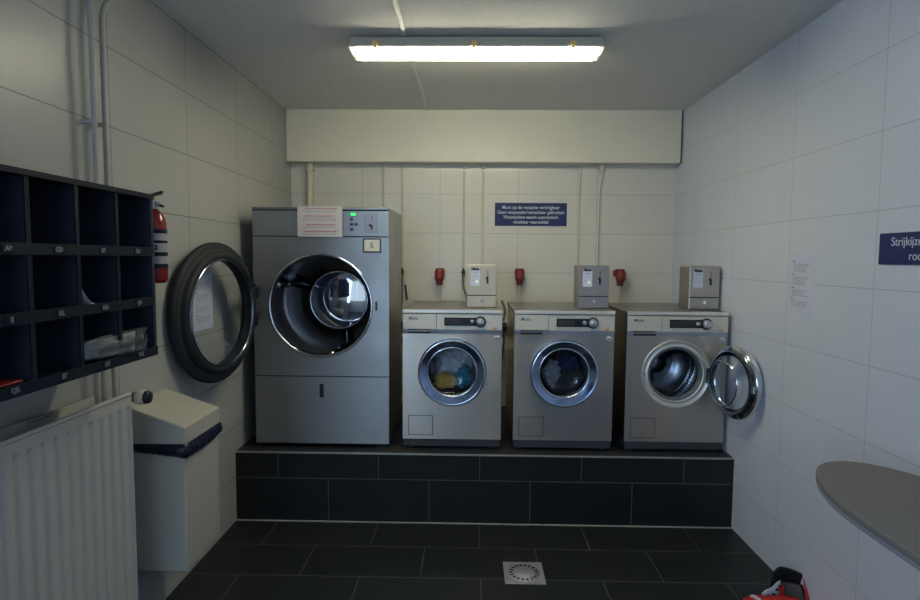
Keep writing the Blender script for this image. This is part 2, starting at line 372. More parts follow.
# cover material: clear plastic that scatters part of the tube light
def diffuser():
    m = bpy.data.materials.new('prismatic_cover'); m.use_nodes = True; nt = m.node_tree; nt.nodes.clear(); N = nt.nodes.new
    o = N('ShaderNodeOutputMaterial'); a1 = N('ShaderNodeAddShader'); mix = N('ShaderNodeMixShader'); mix.inputs[0].default_value = .45
    t = N('ShaderNodeBsdfTransparent'); t.inputs[0].default_value = (.95, .95, .93, 1)
    d = N('ShaderNodeBsdfTranslucent'); d.inputs[0].default_value = (.95, .93, .86, 1)
    e = N('ShaderNodeEmission'); e.inputs[0].default_value = (1, .955, .74, 1)
    tc = N('ShaderNodeTexCoord'); sp = N('ShaderNodeSeparateXYZ'); ab = N('ShaderNodeMath'); ab.operation = 'ABSOLUTE'
    mr = N('ShaderNodeMapRange'); mr.inputs['From Min'].default_value = .572; mr.inputs['From Max'].default_value = .600; mr.inputs['To Min'].default_value = LAMP_E; mr.inputs['To Max'].default_value = .15
    nt.links.new(tc.outputs['Object'], sp.inputs[0]); nt.links.new(sp.outputs[0], ab.inputs[0]); nt.links.new(ab.outputs[0], mr.inputs['Value']); nt.links.new(mr.outputs[0], e.inputs[1])
    nt.links.new(t.outputs[0], mix.inputs[1]); nt.links.new(d.outputs[0], mix.inputs[2])
    nt.links.new(mix.outputs[0], a1.inputs[0]); nt.links.new(e.outputs[0], a1.inputs[1]); nt.links.new(a1.outputs[0], o.inputs[0])
    return m
LAMP_E = 15.5

M['diffuser'] = diffuser()
make_lamp()

# ------------------------------------------------------------------ crumpled laundry
def garment(name, label, mat, c, r, seed, amp=.5, sq=(1, 1, 1)):
    bm = bmesh.new(); bmesh.ops.create_icosphere(bm, subdivisions=5, radius=1)
    for v in bm.verts:
        p = v.co.copy()
        n = noise.fractal(p*1.6+Vector((seed*3.1, seed, 0)), .9, 2.1, 4)
        f = abs(noise.noise(p*3.2+Vector((0, seed*1.7, seed))))
        k = 1+amp*n-.35*f
        v.co = Vector((p.x*r*sq[0]*k, p.y*r*sq[1]*k, p.z*r*sq[2]*k))
    me = bpy.data.meshes.new(name); bm.to_mesh(me); bm.free()
    for p in me.polygons: p.use_smooth = True
    me.materials.append(M[mat]); o = bpy.data.objects.new(name, me); COL.objects.link(o); o.location = c
    return tag(o, label, 'laundry')

# ------------------------------------------------------------------ washing machines
DZ = .476   # height of the door centre above the machine's foot
def make_washer(xc, label, open_door=False, sticker='round'):
    W, H, D, Y0 = .594, .851, .70, .095
    t = thing('washing_machine', label, 'washing machine', (xc, Y0, ZS+.003))
    h = W/2
    # casing
    b = MB().panel_hole(-h, h, .062, .705, 0, DZ, .192, 0, .03)
    b.add([(-h, 0, .062), (h, 0, .062), (h, D, .062), (-h, D, .062), (-h, 0, .826), (h, 0, .826), (h, D, .826), (-h, D, .826)],
          [(3, 2, 1, 0), (4, 5, 6, 7), (1, 2, 6, 5), (2, 3, 7, 6), (3, 0, 4, 7)])
    b.build('casing', 'steel', t)
    ld = MB().box(-h-.001, h+.001, -.004, D, .828, .850).build('lid', 'lid_top', t, bevel=.003)
    MB().box(-h-.001, h+.001, -.009, -.003, .829, .8505).build('lid_edge', 'steel_h', ld, bevel=.002)
    # control fascia, slightly proud, with a slanted chin
    MB().hexa([(-h, -.006, .732), (h, -.006, .732), (h, .02, .732), (-h, .02, .732), (-h, -.004, .825), (h, -.004, .825), (h, .02, .825), (-h, .02, .825)]).build('control_panel', 'steel_light', t, bevel=.0015)
    MB().hexa([(-h, -.001, .705), (h, -.001, .705), (h, .02, .705), (-h, .02, .705), (-h, -.010, .731), (h, -.010, .731), (h, .02, .731), (-h, .02, .731)]).build('chin_strip', 'grey_chin', t, bevel=.0015)
    dr = MB().box(-h+.003, -.096, -.011, -.004, .733, .823).build('detergent_drawer', 'steel_light', t, bevel=.0015)
    MB().box(-.0955, -.0935, -.0075, -.003, .710, .824).build('drawer_gap', 'dryer_dark', t)
    hd = MB().box(-.262, -.130, -.0165, -.009, .708, .7195); hd.box(-.262, -.130, -.014, -.0085, .726, .734)
    hd.build('handle', 'darkprint', dr, bevel=.001)
    MB().box(-.260, -.132, -.020, -.010, .7195, .7265).build('handle_bar', 'chrome', dr, bevel=.002)
    text('brand_lettering', 'Miele', .026, 'darkprint', dr, (-.232, -.0113, .797), bold=.0001)
    MB().box(-.048, .165, -.010, -.004, .754, .804).build('display', 'display', t, bevel=.002)
    MB().box(-.040, .060, -.0108, -.009, .763, .795).build('display_screen', 'darkprint', t)
    MB().lathe([(.034, -.004), (.034, -.014), (.029, -.016), (.0, -.016)], (.167, 0, .779), n=32).build('knob_bezel', 'black', t)
    MB().lathe([(.025, -.014), (.024, -.034), (.021, -.038), (0, -.038)], (.167, 0, .779), n=32).build('selector_knob', 'knob', t)
    MB().lathe([(.013, -.008), (.012, -.016), (0, -.018)], (.118, 0, .779), n=24).build('start_button', 'knob', t)
    for k in range(4):
        text('printed_mark', ('oo', '1-2', 'oo', 'o-o')[k], .013, 'faint', t, (-.03+k*.034, -.0066, .741), ext=.0003)
    text('orange_mark', '***', .02, 'orange', t, (.253, -.0066, .738), ext=.0004, bold=.001)
    MB().box(.240, .266, -.0075, -.006, .737, .745).build('orange_label', 'orange', t, bevel=.001)
    # sticker
    if sticker == 'oval':
        s = MB().lathe([(.0001, -.0015), (.017, -.0015), (.017, 0)], (.266, 0, .684), n=24)
        s.v = [(x, y, .684+(z-.684)*.7) for x, y, z in s.v]; s = s.build('sticker', 'white_sticker', t)
    else:
        s = MB().lathe([(.0001, -.0015), (.017, -.0015), (.017, 0)], (.266, 0, .684), n=24).build('sticker', 'white_sticker', t)
    text('sticker_number', 'III' if sticker == 'oval' else ('10' if not open_door else '11'), .016, 'darkprint', s, (.266, -.0018, .684), ext=.0002)
    # service flap: a shallow frame line and a plate
    f = MB(); fx0, fx1, fz0, fz1 = -.264, -.114, .085, .206; e = .003
    f.box(fx0, fx1, -.0012, .001, fz0, fz0+e).box(fx0, fx1, -.0012, .001, fz1-e, fz1).box(fx0, fx0+e, -.0012, .001, fz0, fz1).box(fx1-e, fx1, -.0012, .001, fz0, fz1)
    fl = MB().box(fx0+e, fx1-e, -.003, .001, fz0+e, fz1-e).build('service_flap', 'steel', t, bevel=.001)
    f.build('flap_gap', 'dryer_dark', fl)
    MB().box(-h+.002, h-.002, .004, .02, .058, .0625).build('plinth_gap', 'dryer_dark', t)
    MB().box(-h+.004, h-.004, .004, D, .016, .058).build('plinth', 'charcoal', t, bevel=.002)
    for X in (-h+.045, h-.045):
        for Y in (.05, D-.05): MB().cyl((X, Y, 0), (X, Y, .018), .022, 16).build('foot', 'charcoal', t)
    # drum and gasket
    MB().lathe([(.204, .001), (.204, -.005), (.198, -.006), (.193, .002), (.172, .004), (.166, -.004), (.160, .030)] if open_door else [(.192, .028), (.192, .0), (.186, -.008), (.176, -.010), (.168, .004), (.160, .030)], (0, 0, DZ), n=64).build('opening_ring', 'steel_h' if open_door else 'rubber', t)
    MB().lathe([(.162, .012), (.156, .004), (.148, .012), (.146, .03), (.15, .05), (.16, .06)], (0, 0, DZ), n=64).build('gasket', 'rubber', t)
    dm = MB().lathe([(.155, .055), (.185, .07), (.23, .10), (.245, .13), (.245, .36), (.22, .39)], (0, 0, DZ), n=72).build('drum', 'drum', t)
    MB().lathe([(.245, .38), (.12, .39), (.11, .37), (.06, .36), (.001, .355)], (0, 0, DZ), n=64).build('drum_back', 'chrome_dark', dm)
    for k in range(3):   # lifter ribs
        a = R(25+120*k); c, s_ = math.cos(a), math.sin(a); q = MB()
        pr = [(.243, -.045), (.205, -.02), (.195, 0), (.205, .02), (.243, .045)]
        vs = []
        for yy in (.12, .35):
            for rr, tt in pr: vs.append((rr*c-tt*s_, yy, DZ+rr*s_+tt*c))
        q.add(vs, [(i, i+1, i+6, i+5) for i in range(4)]+[(4, 3, 2, 1, 0), (5, 6, 7, 8, 9)], True).build('lifter', 'chrome', dm)
    # door: origin on the hinge line at the right
    hx = .190; dc = (-hx, 0, 0)
    rad = [(.150, .012), (.146, -.002), (.149, -.010), (.155, -.012), (.170, -.022), (.186, -.034), (.192, -.037), (.198, -.034), (.203, -.024), (.205, -.010), (.204, -.002), (.198, .006), (.170, .012)]
    ring = MB().lathe(rad, dc, n=80, closed=True)
    door = ring.build('door', 'chrome_sky', t, loc=(hx, -.011, DZ))
    if open_door:
        door.data.materials.clear(); door.data.materials.append(M['chrome'])
        MB().lathe([(.192, .011), (.182, .020), (.160, .022), (.150, .013)], dc, n=80).build('inner_ring', 'chrome_dark', door)
        MB().lathe([(.150, .012), (.143, .04), (.125, .068), (.09, .082), (.05, .088), (.001, .09)], dc, n=64).build('door_glass', 'glass', door)
        MB().lathe([(.128, .066), (.124, .071), (.120, .0705)], dc, n=64).build('glass_rim', 'chrome', door)
        MB().lathe([(.147, -.014), (.07, -.022), (.001, -.025)], dc, n=64).build('outer_pane', 'glass', door)
        MB().box(-2*hx-.006, -2*hx+.012, .010, .024, -.02, .02).build('door_latch', 'chrome', door, bevel=.003)
        MB().box(-.014, .012, .006, .028, -.045, .045).build('hinge', 'charcoal', door, bevel=.003)
        door.rotation_euler = (0, 0, R(102)); door.location = (hx+.007, -.034, DZ)
        lk = MB().box(-.196, -.180, -.003, .0, DZ-.014, DZ+.014).build('lock_plate', 'white_sticker', t, bevel=.001)
        MB().box(-.191, -.186, -.0045, -.002, DZ-.009, DZ+.009).build('lock_slot', 'black', lk)
    else:
        MB().lathe([(.148, -.008), (.142, .01), (.128, .03), (.09, .042), (.05, .048), (.001, .05)], dc, n=64).build('door_glass', 'glass_closed', door)
        MB().lathe([(.153, -.013), (.148, -.017), (.143, -.010)], dc, n=64).build('inner_rim', 'chrome', door)
        MB().lathe([(.190, -.0375), (.194, -.0385), (.1985, -.0355)], dc, n=80).build('outer_rim', 'chrome', door)
    return t
WX = (-.109, .559, 1.228)
make_washer(WX[0], 'stainless washing machine beside the tall dryer, white and yellow laundry behind its shut door', sticker='oval')
make_washer(WX[1], 'stainless washing machine in the middle, shut door with dark laundry inside')
make_washer(WX[2], 'stainless washing machine by the right wall with its round door wide open', open_door=True)
yz = ZS+DZ
garment('garment', 'crumpled white laundry filling the drum of the first washing machine', 'laundry_white', (WX[0]+.005, .360, yz+.01), .135, 1, .30, (1.15, .62, 1.1))
garment('garment', 'mustard yellow laundry at lower left behind the washing machine glass', 'laundry_yellow', (WX[0]-.050, .222, yz-.078), .062, 2.3, .35, (1.2, .55, .85))
garment('garment', 'teal laundry at lower right behind the washing machine glass', 'laundry_teal', (WX[0]+.070, .220, yz-.048), .050, 4.1, .5, (.95, .55, 1.2))
garment('garment', 'charcoal laundry in the drum of the middle washing machine', 'laundry_dark', (WX[1]+.005, .360, yz+.01), .135, 6.2, .35, (1.15, .62, 1.1))
garment('garment', 'grey laundry at left behind the middle washing machine glass', 'laundry_grey', (WX[1]-.055, .222, yz-.02), .056, 7.7, .5, (1.0, .55, 1.35))
garment('garment', 'navy laundry at right behind the middle washing machine glass', 'laundry_blue', (WX[1]+.055, .222, yz+.045), .050, 9.4, .6, (1.1, .55, 1.0))

# ------------------------------------------------------------------ tumble dryer
def make_dryer():
    xc = -.897; h = .4075; D = .60; Y0 = .10; H = 1.452
    t = thing('tumble_dryer', 'tall grey steel tumble dryer with its big round door open', 'tumble dryer', (xc, Y0, ZS+.003))
    cz = 1.284-ZS; cx = -.004; z1 = .437; z2 = 1.279; z3 = 1.437
    b = MB().panel_hole(-h, h, z1+.003, z2-.003, cx, cz, .305, 0, .03, 96)
    b.add([(-h, 0, .012), (h, 0, .012), (h, D, .012), (-h, D, .012), (-h, 0, z3), (h, 0, z3), (h, D, z3), (-h, D, z3)],
          [(3, 2, 1, 0), (4, 5, 6, 7), (1, 2, 6, 5), (2, 3, 7, 6), (3, 0, 4, 7)])
    b.build('casing', 'dryer', t)
    MB().box(-h+.001, h-.001, .003, .02, .014, z3).panel_hole(-h, h, z1, z2, cx, cz, .305, .003, .001)
    MB().box(-h, h, -.001, .012, .022, z1-.003).build('lower_panel', 'dryer', t, bevel=.0015)
    MB().box(-h, h, -.001, .012, z2+.003, z3-.006).build('control_panel', 'dryer', t, bevel=.0015)
    for z in (z1, z2, z3-.003): MB().box(-h+.001, h-.001, .0015, .008, z-.0035, z+.0035).build('seam', 'dryer_dark', t)
    MB().box(-h-.002, h+.002, -.006, D+.002, z3, H).build('top_cap', 'dryer', t, bevel=.004)
    MB().box(-.015, .010, -.003, -.0005, .390-.082, .390).build('handle_recess', 'black', t, bevel=.003)
    for X in (-h+.06, h-.05):
        for Y in (.03, D-.06): MB().box(X-.035, X+.035, Y-.02, Y+.03, 0, .013).build('foot', 'black', t)
    # control: display, buttons, coin plate, framed label
    dg = MB().box(.178, .214, -.004, -.001, 1.418-.018, 1.418+.004).build('display', 'black', t)
    text('display_digits', '888', .020, 'green_led', dg, (.196, -.0046, 1.411), bold=.0008)
    for X, Z in ((.186, 1.383), (.186, 1.352), (.213, 1.352), (.186, 1.322)):
        MB().box(X-.010, X+.010, -.006, -.001, Z-.008, Z+.008).build('button', 'charcoal', t, bevel=.002)
    cp = MB().box(.262, .344, -.004, -.001, 1.306, 1.425).build('coin_plate', 'steel_grey', t, bevel=.002)
    MB().box(.308, .311, -.006, -.0035, 1.375, 1.405).build('coin_slot', 'black', cp)
    MB().box(.300, .312, -.007, -.0035, 1.322, 1.350).cyl((.296, -.004, 1.347), (.296, -.010, 1.347), .008, 12).build('coin_lock', 'black', cp)
    lb = MB().box(.252, .362, -.006, -.001, 1.186, 1.270).build('label_frame', 'charcoal', t, bevel=.002)
    MB().box(.262, .353, -.0075, -.005, 1.194, 1.262).build('label_card', 'cream_panel', lb)
    text('label_number', '5', .045, 'faint', lb, (.307, -.0085, 1.228), bold=.001)
    sl = MB().box(.325, .338, -.004, .0, cz-.028, cz+.028).build('latch_plate', 'black', t, bevel=.002)
    MB().box(-h-.004, -h+.012, -.012, .02, cz-.13, cz+.13).build('hinge_plate', 'black', t, bevel=.003)
    # opening lip, drum, rear
    c = (cx, 0, cz)
    MB().lathe([(.300, .03), (.300, -.004), (.307, -.009), (.316, -.004), (.316, .001)], c, n=96).build('opening_ring', 'chrome', t)
    dm = MB().lathe([(.298, .02), (.302, .05), (.345, .06), (.35, .08), (.35, .50)], c, n=96).build('drum', 'drum_dry', t)
    MB().lathe([(.35, .50), (.21, .505), (.205, .485)], c, n=96).build('drum_back', 'chrome_dark', dm)
    MB().lathe([(.204, .488), (.200, .472), (.192, .470), (.188, .478)], c, n=80).build('rear_ring', 'chrome', dm)
    MB().lathe([(.189, .474), (.16, .470), (.12, .4656), (.08, .4625), (.04, .4606), (.001, .460)], c, n=80).build('rear_dome', 'domeglass', dm)
    for k in range(3):
        a = R(38+120*k); cs, sn = math.cos(a), math.sin(a); q = MB(); vs = []
        for yy in (.08, .49):
            for rr, tt in [(.349, -.05), (.30, -.016), (.29, 0), (.30, .016), (.349, .05)]: vs.append((cx+rr*cs-tt*sn, yy, cz+rr*sn+tt*cs))
        q.add(vs, [(i, i+1, i+6, i+5) for i in range(4)]+[(4, 3, 2, 1, 0), (5, 6, 7, 8, 9)], True).build('lifter', 'chrome', dm)
    # open door: hinge line at the left front edge
    RD = .360; dc = (RD, 0, 0)
    prof = [(.273, .030), (.273, -.004), (.335, -.004), (.352, .000), (.360, .010), (.360, .024), (.352, .032), (.330, .036), (.316, .037), (.312, .052), (.302, .063), (.286, .068), (.276, .062)]
    door = MB().lathe(prof, dc, n=96, closed=True).build('door', 'black_rubber', t, loc=(-h+.038, -.140, cz+.000))
    MB().lathe([(.316, .038), (.321, .041), (.327, .037)], dc, n=96).build('rim_groove', 'dryer_dark', door)
    MB().lathe([(.278, .060), (.273, .067), (.268, .066), (.266, .058)], dc, n=96).build('glass_rim', 'chrome_dark', door)
    MB().lathe([(.267, .060), (.18, .066), (.10, .070), (.001, .072)], dc, n=64).build('door_glass', 'glass', door)
    MB().box(-.03, .03, .002, .026, -.11, -.05).build('hinge', 'black', door, bevel=.003)
    MB().box(-.03, .03, .002, .026, .05, .11).build('hinge', 'black', door, bevel=.003)
    door.rotation_euler = (0, 0, R(-99.2))
    for z_ in (.085, -.065):
        MB().box(-h+.004, -h+.034, -.150, .0, cz+z_-.025, cz+z_+.025).build('hinge_arm', 'black', t, bevel=.003)
    return t
M['domeglass'] = pmat('dark_glossy_dome', (.06, .10, .19), .05, .0, .02, coat=1., spec=1.)
bd = M['domeglass'].node_tree.nodes['Principled BSDF']; bd.inputs['Metallic'].default_value = .0; bd.inputs['IOR'].default_value = 2.3
dryer = make_dryer()

# notice taped on the dryer
t = thing('paper_notice', 'white notice with red headings taped on the front of the dryer', 'paper notice', (-1.030, .0855, 1.697))
MB().box(0, .267, -.0008, .0, 0, .180).build('sheet', 'paper_dry', t)
rr = random.Random(3)
for row in ((.045, .235, .166, .005), (.04, .215, .122, .005), (.05, .225, .072, .005), (.04, .24, .032, .005)):
    a = MB(); print_lines(a, (0, 0, 0), (1, 0, 0), (0, 0, 1), [row], rr, .0012); a.build('red_heading', 'redprint', t)
a = MB(); print_lines(a, (0, 0, 0), (1, 0, 0), (0, 0, 1), [(.03, .23, v, .0022) for v in (.153, .146, .110, .103, .096, .060, .054, .022, .015)], rr, .0012); a.build('printed_text', 'faint', t)

# ------------------------------------------------------------------ coin boxes on the washers
def coinbox(x0, label, mat, led):
    w, d, hh, y = .186, .17, .267, .25
    t = thing('coin_box', label, 'coin box', (x0+w/2, y, ZS+.003+.8515), group=None)
    MB().box(-w/2, w/2, 0, d, 0, hh).build('casing', mat, t, bevel=.003)
    MB().box(-w/2+.003, w/2-.003, -.003, .001, .078, hh-.004).build('front_plate', mat, t, bevel=.0015)
    dr = MB().box(-w/2+.003, w/2-.003, -.004, .001, .003, .072).build('cash_drawer', mat, t, bevel=.002)
    MB().box(-w/2+.002, w/2-.002, -.001, .002, .072, .078).build('gap', 'dryer_dark', t)
    MB().cyl((.002, -.003, .044), (.002, -.010, .044), .010, 16).build('lock', 'chrome', dr)
    lb = MB().box(-.070, -.012, -.0042, -.003, .136, .247).build('label_card', 'paper', t)
    text('brand_lettering', 'Miele', .023, 'darkprint', lb, (-.041, -.0048, .239), bold=.0016)
    a = MB(); print_lines(a, (-.066, -.0042, .14), (1, 0, 0), (0, 0, 1), [(.012, .04, .078, .003), (.016, .036, .071, .002), (.004, .046, .052, .002), (.004, .046, .03, .002)], random.Random(2), .0008); a.build('printed_text', 'faint', lb)
    if led: MB().cyl((-.031, -.004, .163), (-.031, -.007, .163), .0075, 14).build('indicator_light', 'white_led', lb)
    MB().box(.0355, .0385, -.0045, -.002, .190, .232).build('coin_slot', 'darkprint', t)
    MB().box(.030, .042, -.006, -.002, .150, .182).cyl((.032, -.003, .186), (.032, -.010, .186), .008, 12).build('key_lock', 'black', t)
    return t
coinbox(-.026, 'cream-lit steel coin box on the washing machine beside the dryer', 'steel_coin', True)  # boxes of one steel: their differing reflections are put into the colours
coinbox(.668, 'steel coin box tinted with purple-grey reflections on the middle washing machine', 'steel_grey', True)
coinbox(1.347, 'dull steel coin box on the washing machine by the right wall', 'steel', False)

# ------------------------------------------------------------------ back-wall services
def socket(x, z, label, tilt):
    t = thing('red_power_socket', label, 'power socket', (x, YB, z))
    MB().box(-.034, .034, -.055, 0, .0, .050).build('box', 'red', t, bevel=.008)
    MB().box(-.030-.010*tilt, .030-.010*tilt, -.060, -.02, .040, .056).build('socket_lid', 'reddark', t, bevel=.004)
    MB().cyl((-.012*tilt, -.060, .036), (-.006*tilt, -.075, -.028), .037, 20, r1=.036).build('plug_collar', 'red', t, bevel=.004)
    MB().cyl((-.004*tilt, -.072, -.024), (.0, -.078, -.072), .029, 20, r1=.022).build('plug', 'reddark', t, bevel=.004)
    MB().tube([(0, -.077, -.07), (0, -.074, -.14), (0, -.065, -.25), (0, -.065, -.33)], .006, 10).build('cable', 'conduit', t)
    return t
socket(-.241, 1.445, 'red wall power socket above the washing machine beside the dryer', 0)
socket(.371, 1.448, 'red wall power socket left of the middle coin box', 0)
s3 = socket(1.128, 1.448, 'red wall power socket right of the middle coin box', -1); s3.rotation_euler = (0, 0, 0)

def conduit(x, z0, label, r=.008, bracket=False, top=2.292, name='wall_pipe', mat='conduit'):
    q = MB().cyl((x, YB-r-.004, z0), (x, YB-r-.004, top), r, 14)
    t = q.build(name, mat); tag(t, label, 'pipe')
    for z in (max(z0+.05, 1.55), 1.9, top-.05): MB().box(x-r-.004, x+r+.004, YB-r*2-.006, YB, z-.006, z+.006).build('pipe_clamp', mat, t, bevel=.001)
    return t
conduit(-1.236, .45, 'thick cream pipe on the back wall behind the dryer', .027)
conduit(-.675, .45, 'thin cream pipe descending behind the right end of the dryer', .0075)
conduit(-.529, 1.48, 'thin cream pipe in the gap right of the dryer', .0075)
conduit(-.059, 1.48, 'thin cream pipe left of the first coin box', .0075)
conduit(.087, .45, 'thin cream pipe left of the blue wall sign', .0075)
conduit(.817, .45, 'thin cream pipe just right of the blue wall sign', .0075)
p = MB().tube([(.985, YB-.014, 2.292), (.985, YB-.014, 2.20), (.972, YB-.014, 2.10), (.968, YB-.014, 1.9), (.968, YB-.014, 1.6), (.968, YB-.014, .9)], .0085, 14).build('wall_pipe', 'conduit')
tag(p, 'curved cream pipe with a funnel-shaped bracket, second right of the blue sign', 'pipe')
MB().cyl((.985, YB-.014, 2.225), (.985, YB-.014, 2.290), .012, 16, r1=.038).build('bracket', 'conduit', p)
pb = MB().cyl((.087, YB-.014, 2.255), (.087, YB-.014, 2.290), .010, 16, r1=.03).build('pipe_bracket', 'conduit'); tag(pb, 'small cream bracket where a pipe meets the cream panel', 'bracket')
def tap(x, label, pts):
    t = thing('water_tap', label, 'tap', (x, YB, 1.47))
    MB().cyl((0, .0, .0), (0, -.05, .0), .010, 14).cyl((0, -.04, .02), (0, -.04, -.035), .012, 14).build('tap_body', 'brass', t)
    MB().cyl((0, -.05, .0), (0, -.062, .0), .016, 8).box(-.006, .006, -.072, -.058, -.004, .034).build('tap_handle', 'black', t, bevel=.001)
    MB().tube(pts, .009, 10).build('hose', 'hose', t)
tap(-.529, 'brass water tap with a grey hose in the gap right of the dryer', [(0, -.04, -.03), (0, -.045, -.10), (.0, -.07, -.22), (-.012, -.125, -.42), (.04, -.13, -.60), (.10, -.13, -.62)])
tap(-.059, 'brass water tap with a grey hose left of the first coin box', [(0, -.04, -.03), (0, -.05, -.10), (.03, -.07, -.20), (.05, -.08, -.30)])
hs = MB().tube([(.235, 1.04, 1.26), (.262, 1.03, 1.17), (.225, 1.02, 1.06), (.255, 1.02, .96), (.235, 1.02, .80)], .010, 10).build('drain_hose', 'hose'); tag(hs, 'looping grey hose in the gap between the first two washing machines', 'hose')
lv = MB().tube([(-.500, 1.02, 1.37), (-.492, .99, 1.34), (-.482, .95, 1.305), (-.472, .90, 1.272)], .008, 10).build('black_cable', 'black'); tag(lv, 'short black cable sticking up behind the washing machine beside the dryer', 'cable')
dp = MB().cyl((XL, YB-.034, 1.055), (XR, YB-.034, 1.055), .032, 20).build('drain_pipe', 'darkpipe'); tag(dp, 'dark horizontal pipe along the wall behind the machines', 'pipe')

# ------------------------------------------------------------------ signs and notices
t = thing('wall_sign', 'blue rectangular sign with four lines of white Dutch text on the back wall', 'sign', (.454, YB, 1.917))
MB().box(-.275, .275, -.006, 0, -.087, .087).build('plate', 'blue_sign', t, bevel=.001)
for k, (s, w) in enumerate((('Munt op de receptie verkrijgbaar', .44), ('Geen waspoeder/verzachter gebruiken', .51), ('Wasmachine neemt automatisch', .42), ('vloeibaar wasmiddel', .27))):
    o = text('lettering', s, .036, 'letter', t, (0, -.0065, .052-k*.037), bold=.0002, ext=.0004)
    xs = [v.co.x for v in o.data.vertices]; f = w/(max(xs)-min(xs))
    for v in o.data.vertices: v.co.x *= f
t = thing('wall_sign', 'blue sign with white text on the right wall above the ironing board', 'sign', (XR, -1.098, 1.622))
MB().box(-.006, 0, -.62, 0, -.058, .058).build('plate', 'blue_sign', t, bevel=.001)
o = text('lettering', 'Strijkijzer', .044, 'letter', t, (-.0066, -.062, .024), right=(0, -1, 0), align='LEFT', ext=.0004, xs=.98)
o = text('lettering', 'roo', .044, 'letter', t, (-.0066, -.150, -.028), right=(0, -1, 0), align='LEFT', ext=.0004, xs=.98)
def notice(name, label, x, y, z, w, h, right, skew=0, mat='paper'):
    t = thing(name, label, 'paper notice', (x, y, z))
    n = Vector(right).cross(Vector((0, 0, 1)))
    r = Vector(right)
    q = [r*(-w/2)+Vector((0, 0, -h/2)), r*(w/2)+Vector((0, 0, -h/2)), r*(w/2)+Vector((0, 0, h/2)), r*(-w/2)+Vector((0, 0, h/2))]
    MB().add([p+n*.0012 for p in q]+[p+n*.0002 for p in q], [(0, 1, 2, 3), (7, 6, 5, 4), (0, 4, 5, 1), (1, 5, 6, 2), (2, 6, 7, 3), (3, 7, 4, 0)]).build('sheet', mat, t)
    rn = random.Random(5); a = MB(); rows = []; bold = MB(); hd = []
    v = h-.035; k = 0
    while v > .06:
        hd.append((.022, .045, v, .004)); v -= .011
        for _ in range(rn.choice((4, 3, 5))):
            rows.append((.030, w-.03-rn.random()*.04, v, .0028)); v -= .0085
        v -= .008
    print_lines(a, Vector(r*(-w/2))+Vector((0, 0, -h/2))+n*.0012, r, (0, 0, 1), rows, rn, .0006); a.build('printed_text', 'faint', t)
    print_lines(bold, Vector(r*(-w/2))+Vector((0, 0, -h/2))+n*.0012, r, (0, 0, 1), hd, rn, .0006); bold.build('printed_headings', 'darkprint', t)
    return t
notice('paper_notice', 'white paper notice taped to the right wall', XR, -.587, 1.460, .195, .292, (0, -1, 0)).rotation_euler = (R(1.5), 0, 0)
notice('paper_notice', 'white paper notice on the left wall seen through the dryer door glass', XL, -.365, 1.34, .215, .29, (0, 1, 0))

# ------------------------------------------------------------------ floor drain
t = thing('floor_drain', 'square metal drain cover with a ring of slots in the floor', 'floor drain', (.279, -.530, 0))
MB().box(-.1, .1, -.1, .1, 0, .003).build('cover_plate', 'alu', t, bevel=.001)
MB().lathe([(.082, .003), (.080, .0045), (.052, .0045), (.050, .006), (.001, .0065)], (0, 0, 0), 'z', 48).build('grate_disc', 'alu', t)
for k in range(18):
    a = 2*math.pi*k/18; q = MB().box(.056, .076, -.0055, .0055, .0042, .0052)
    c, s = math.cos(a), math.sin(a); q.v = [(x*c-y*s, x*s+y*c, z) for x, y, z in q.v]; q.build('slot', 'black', t)

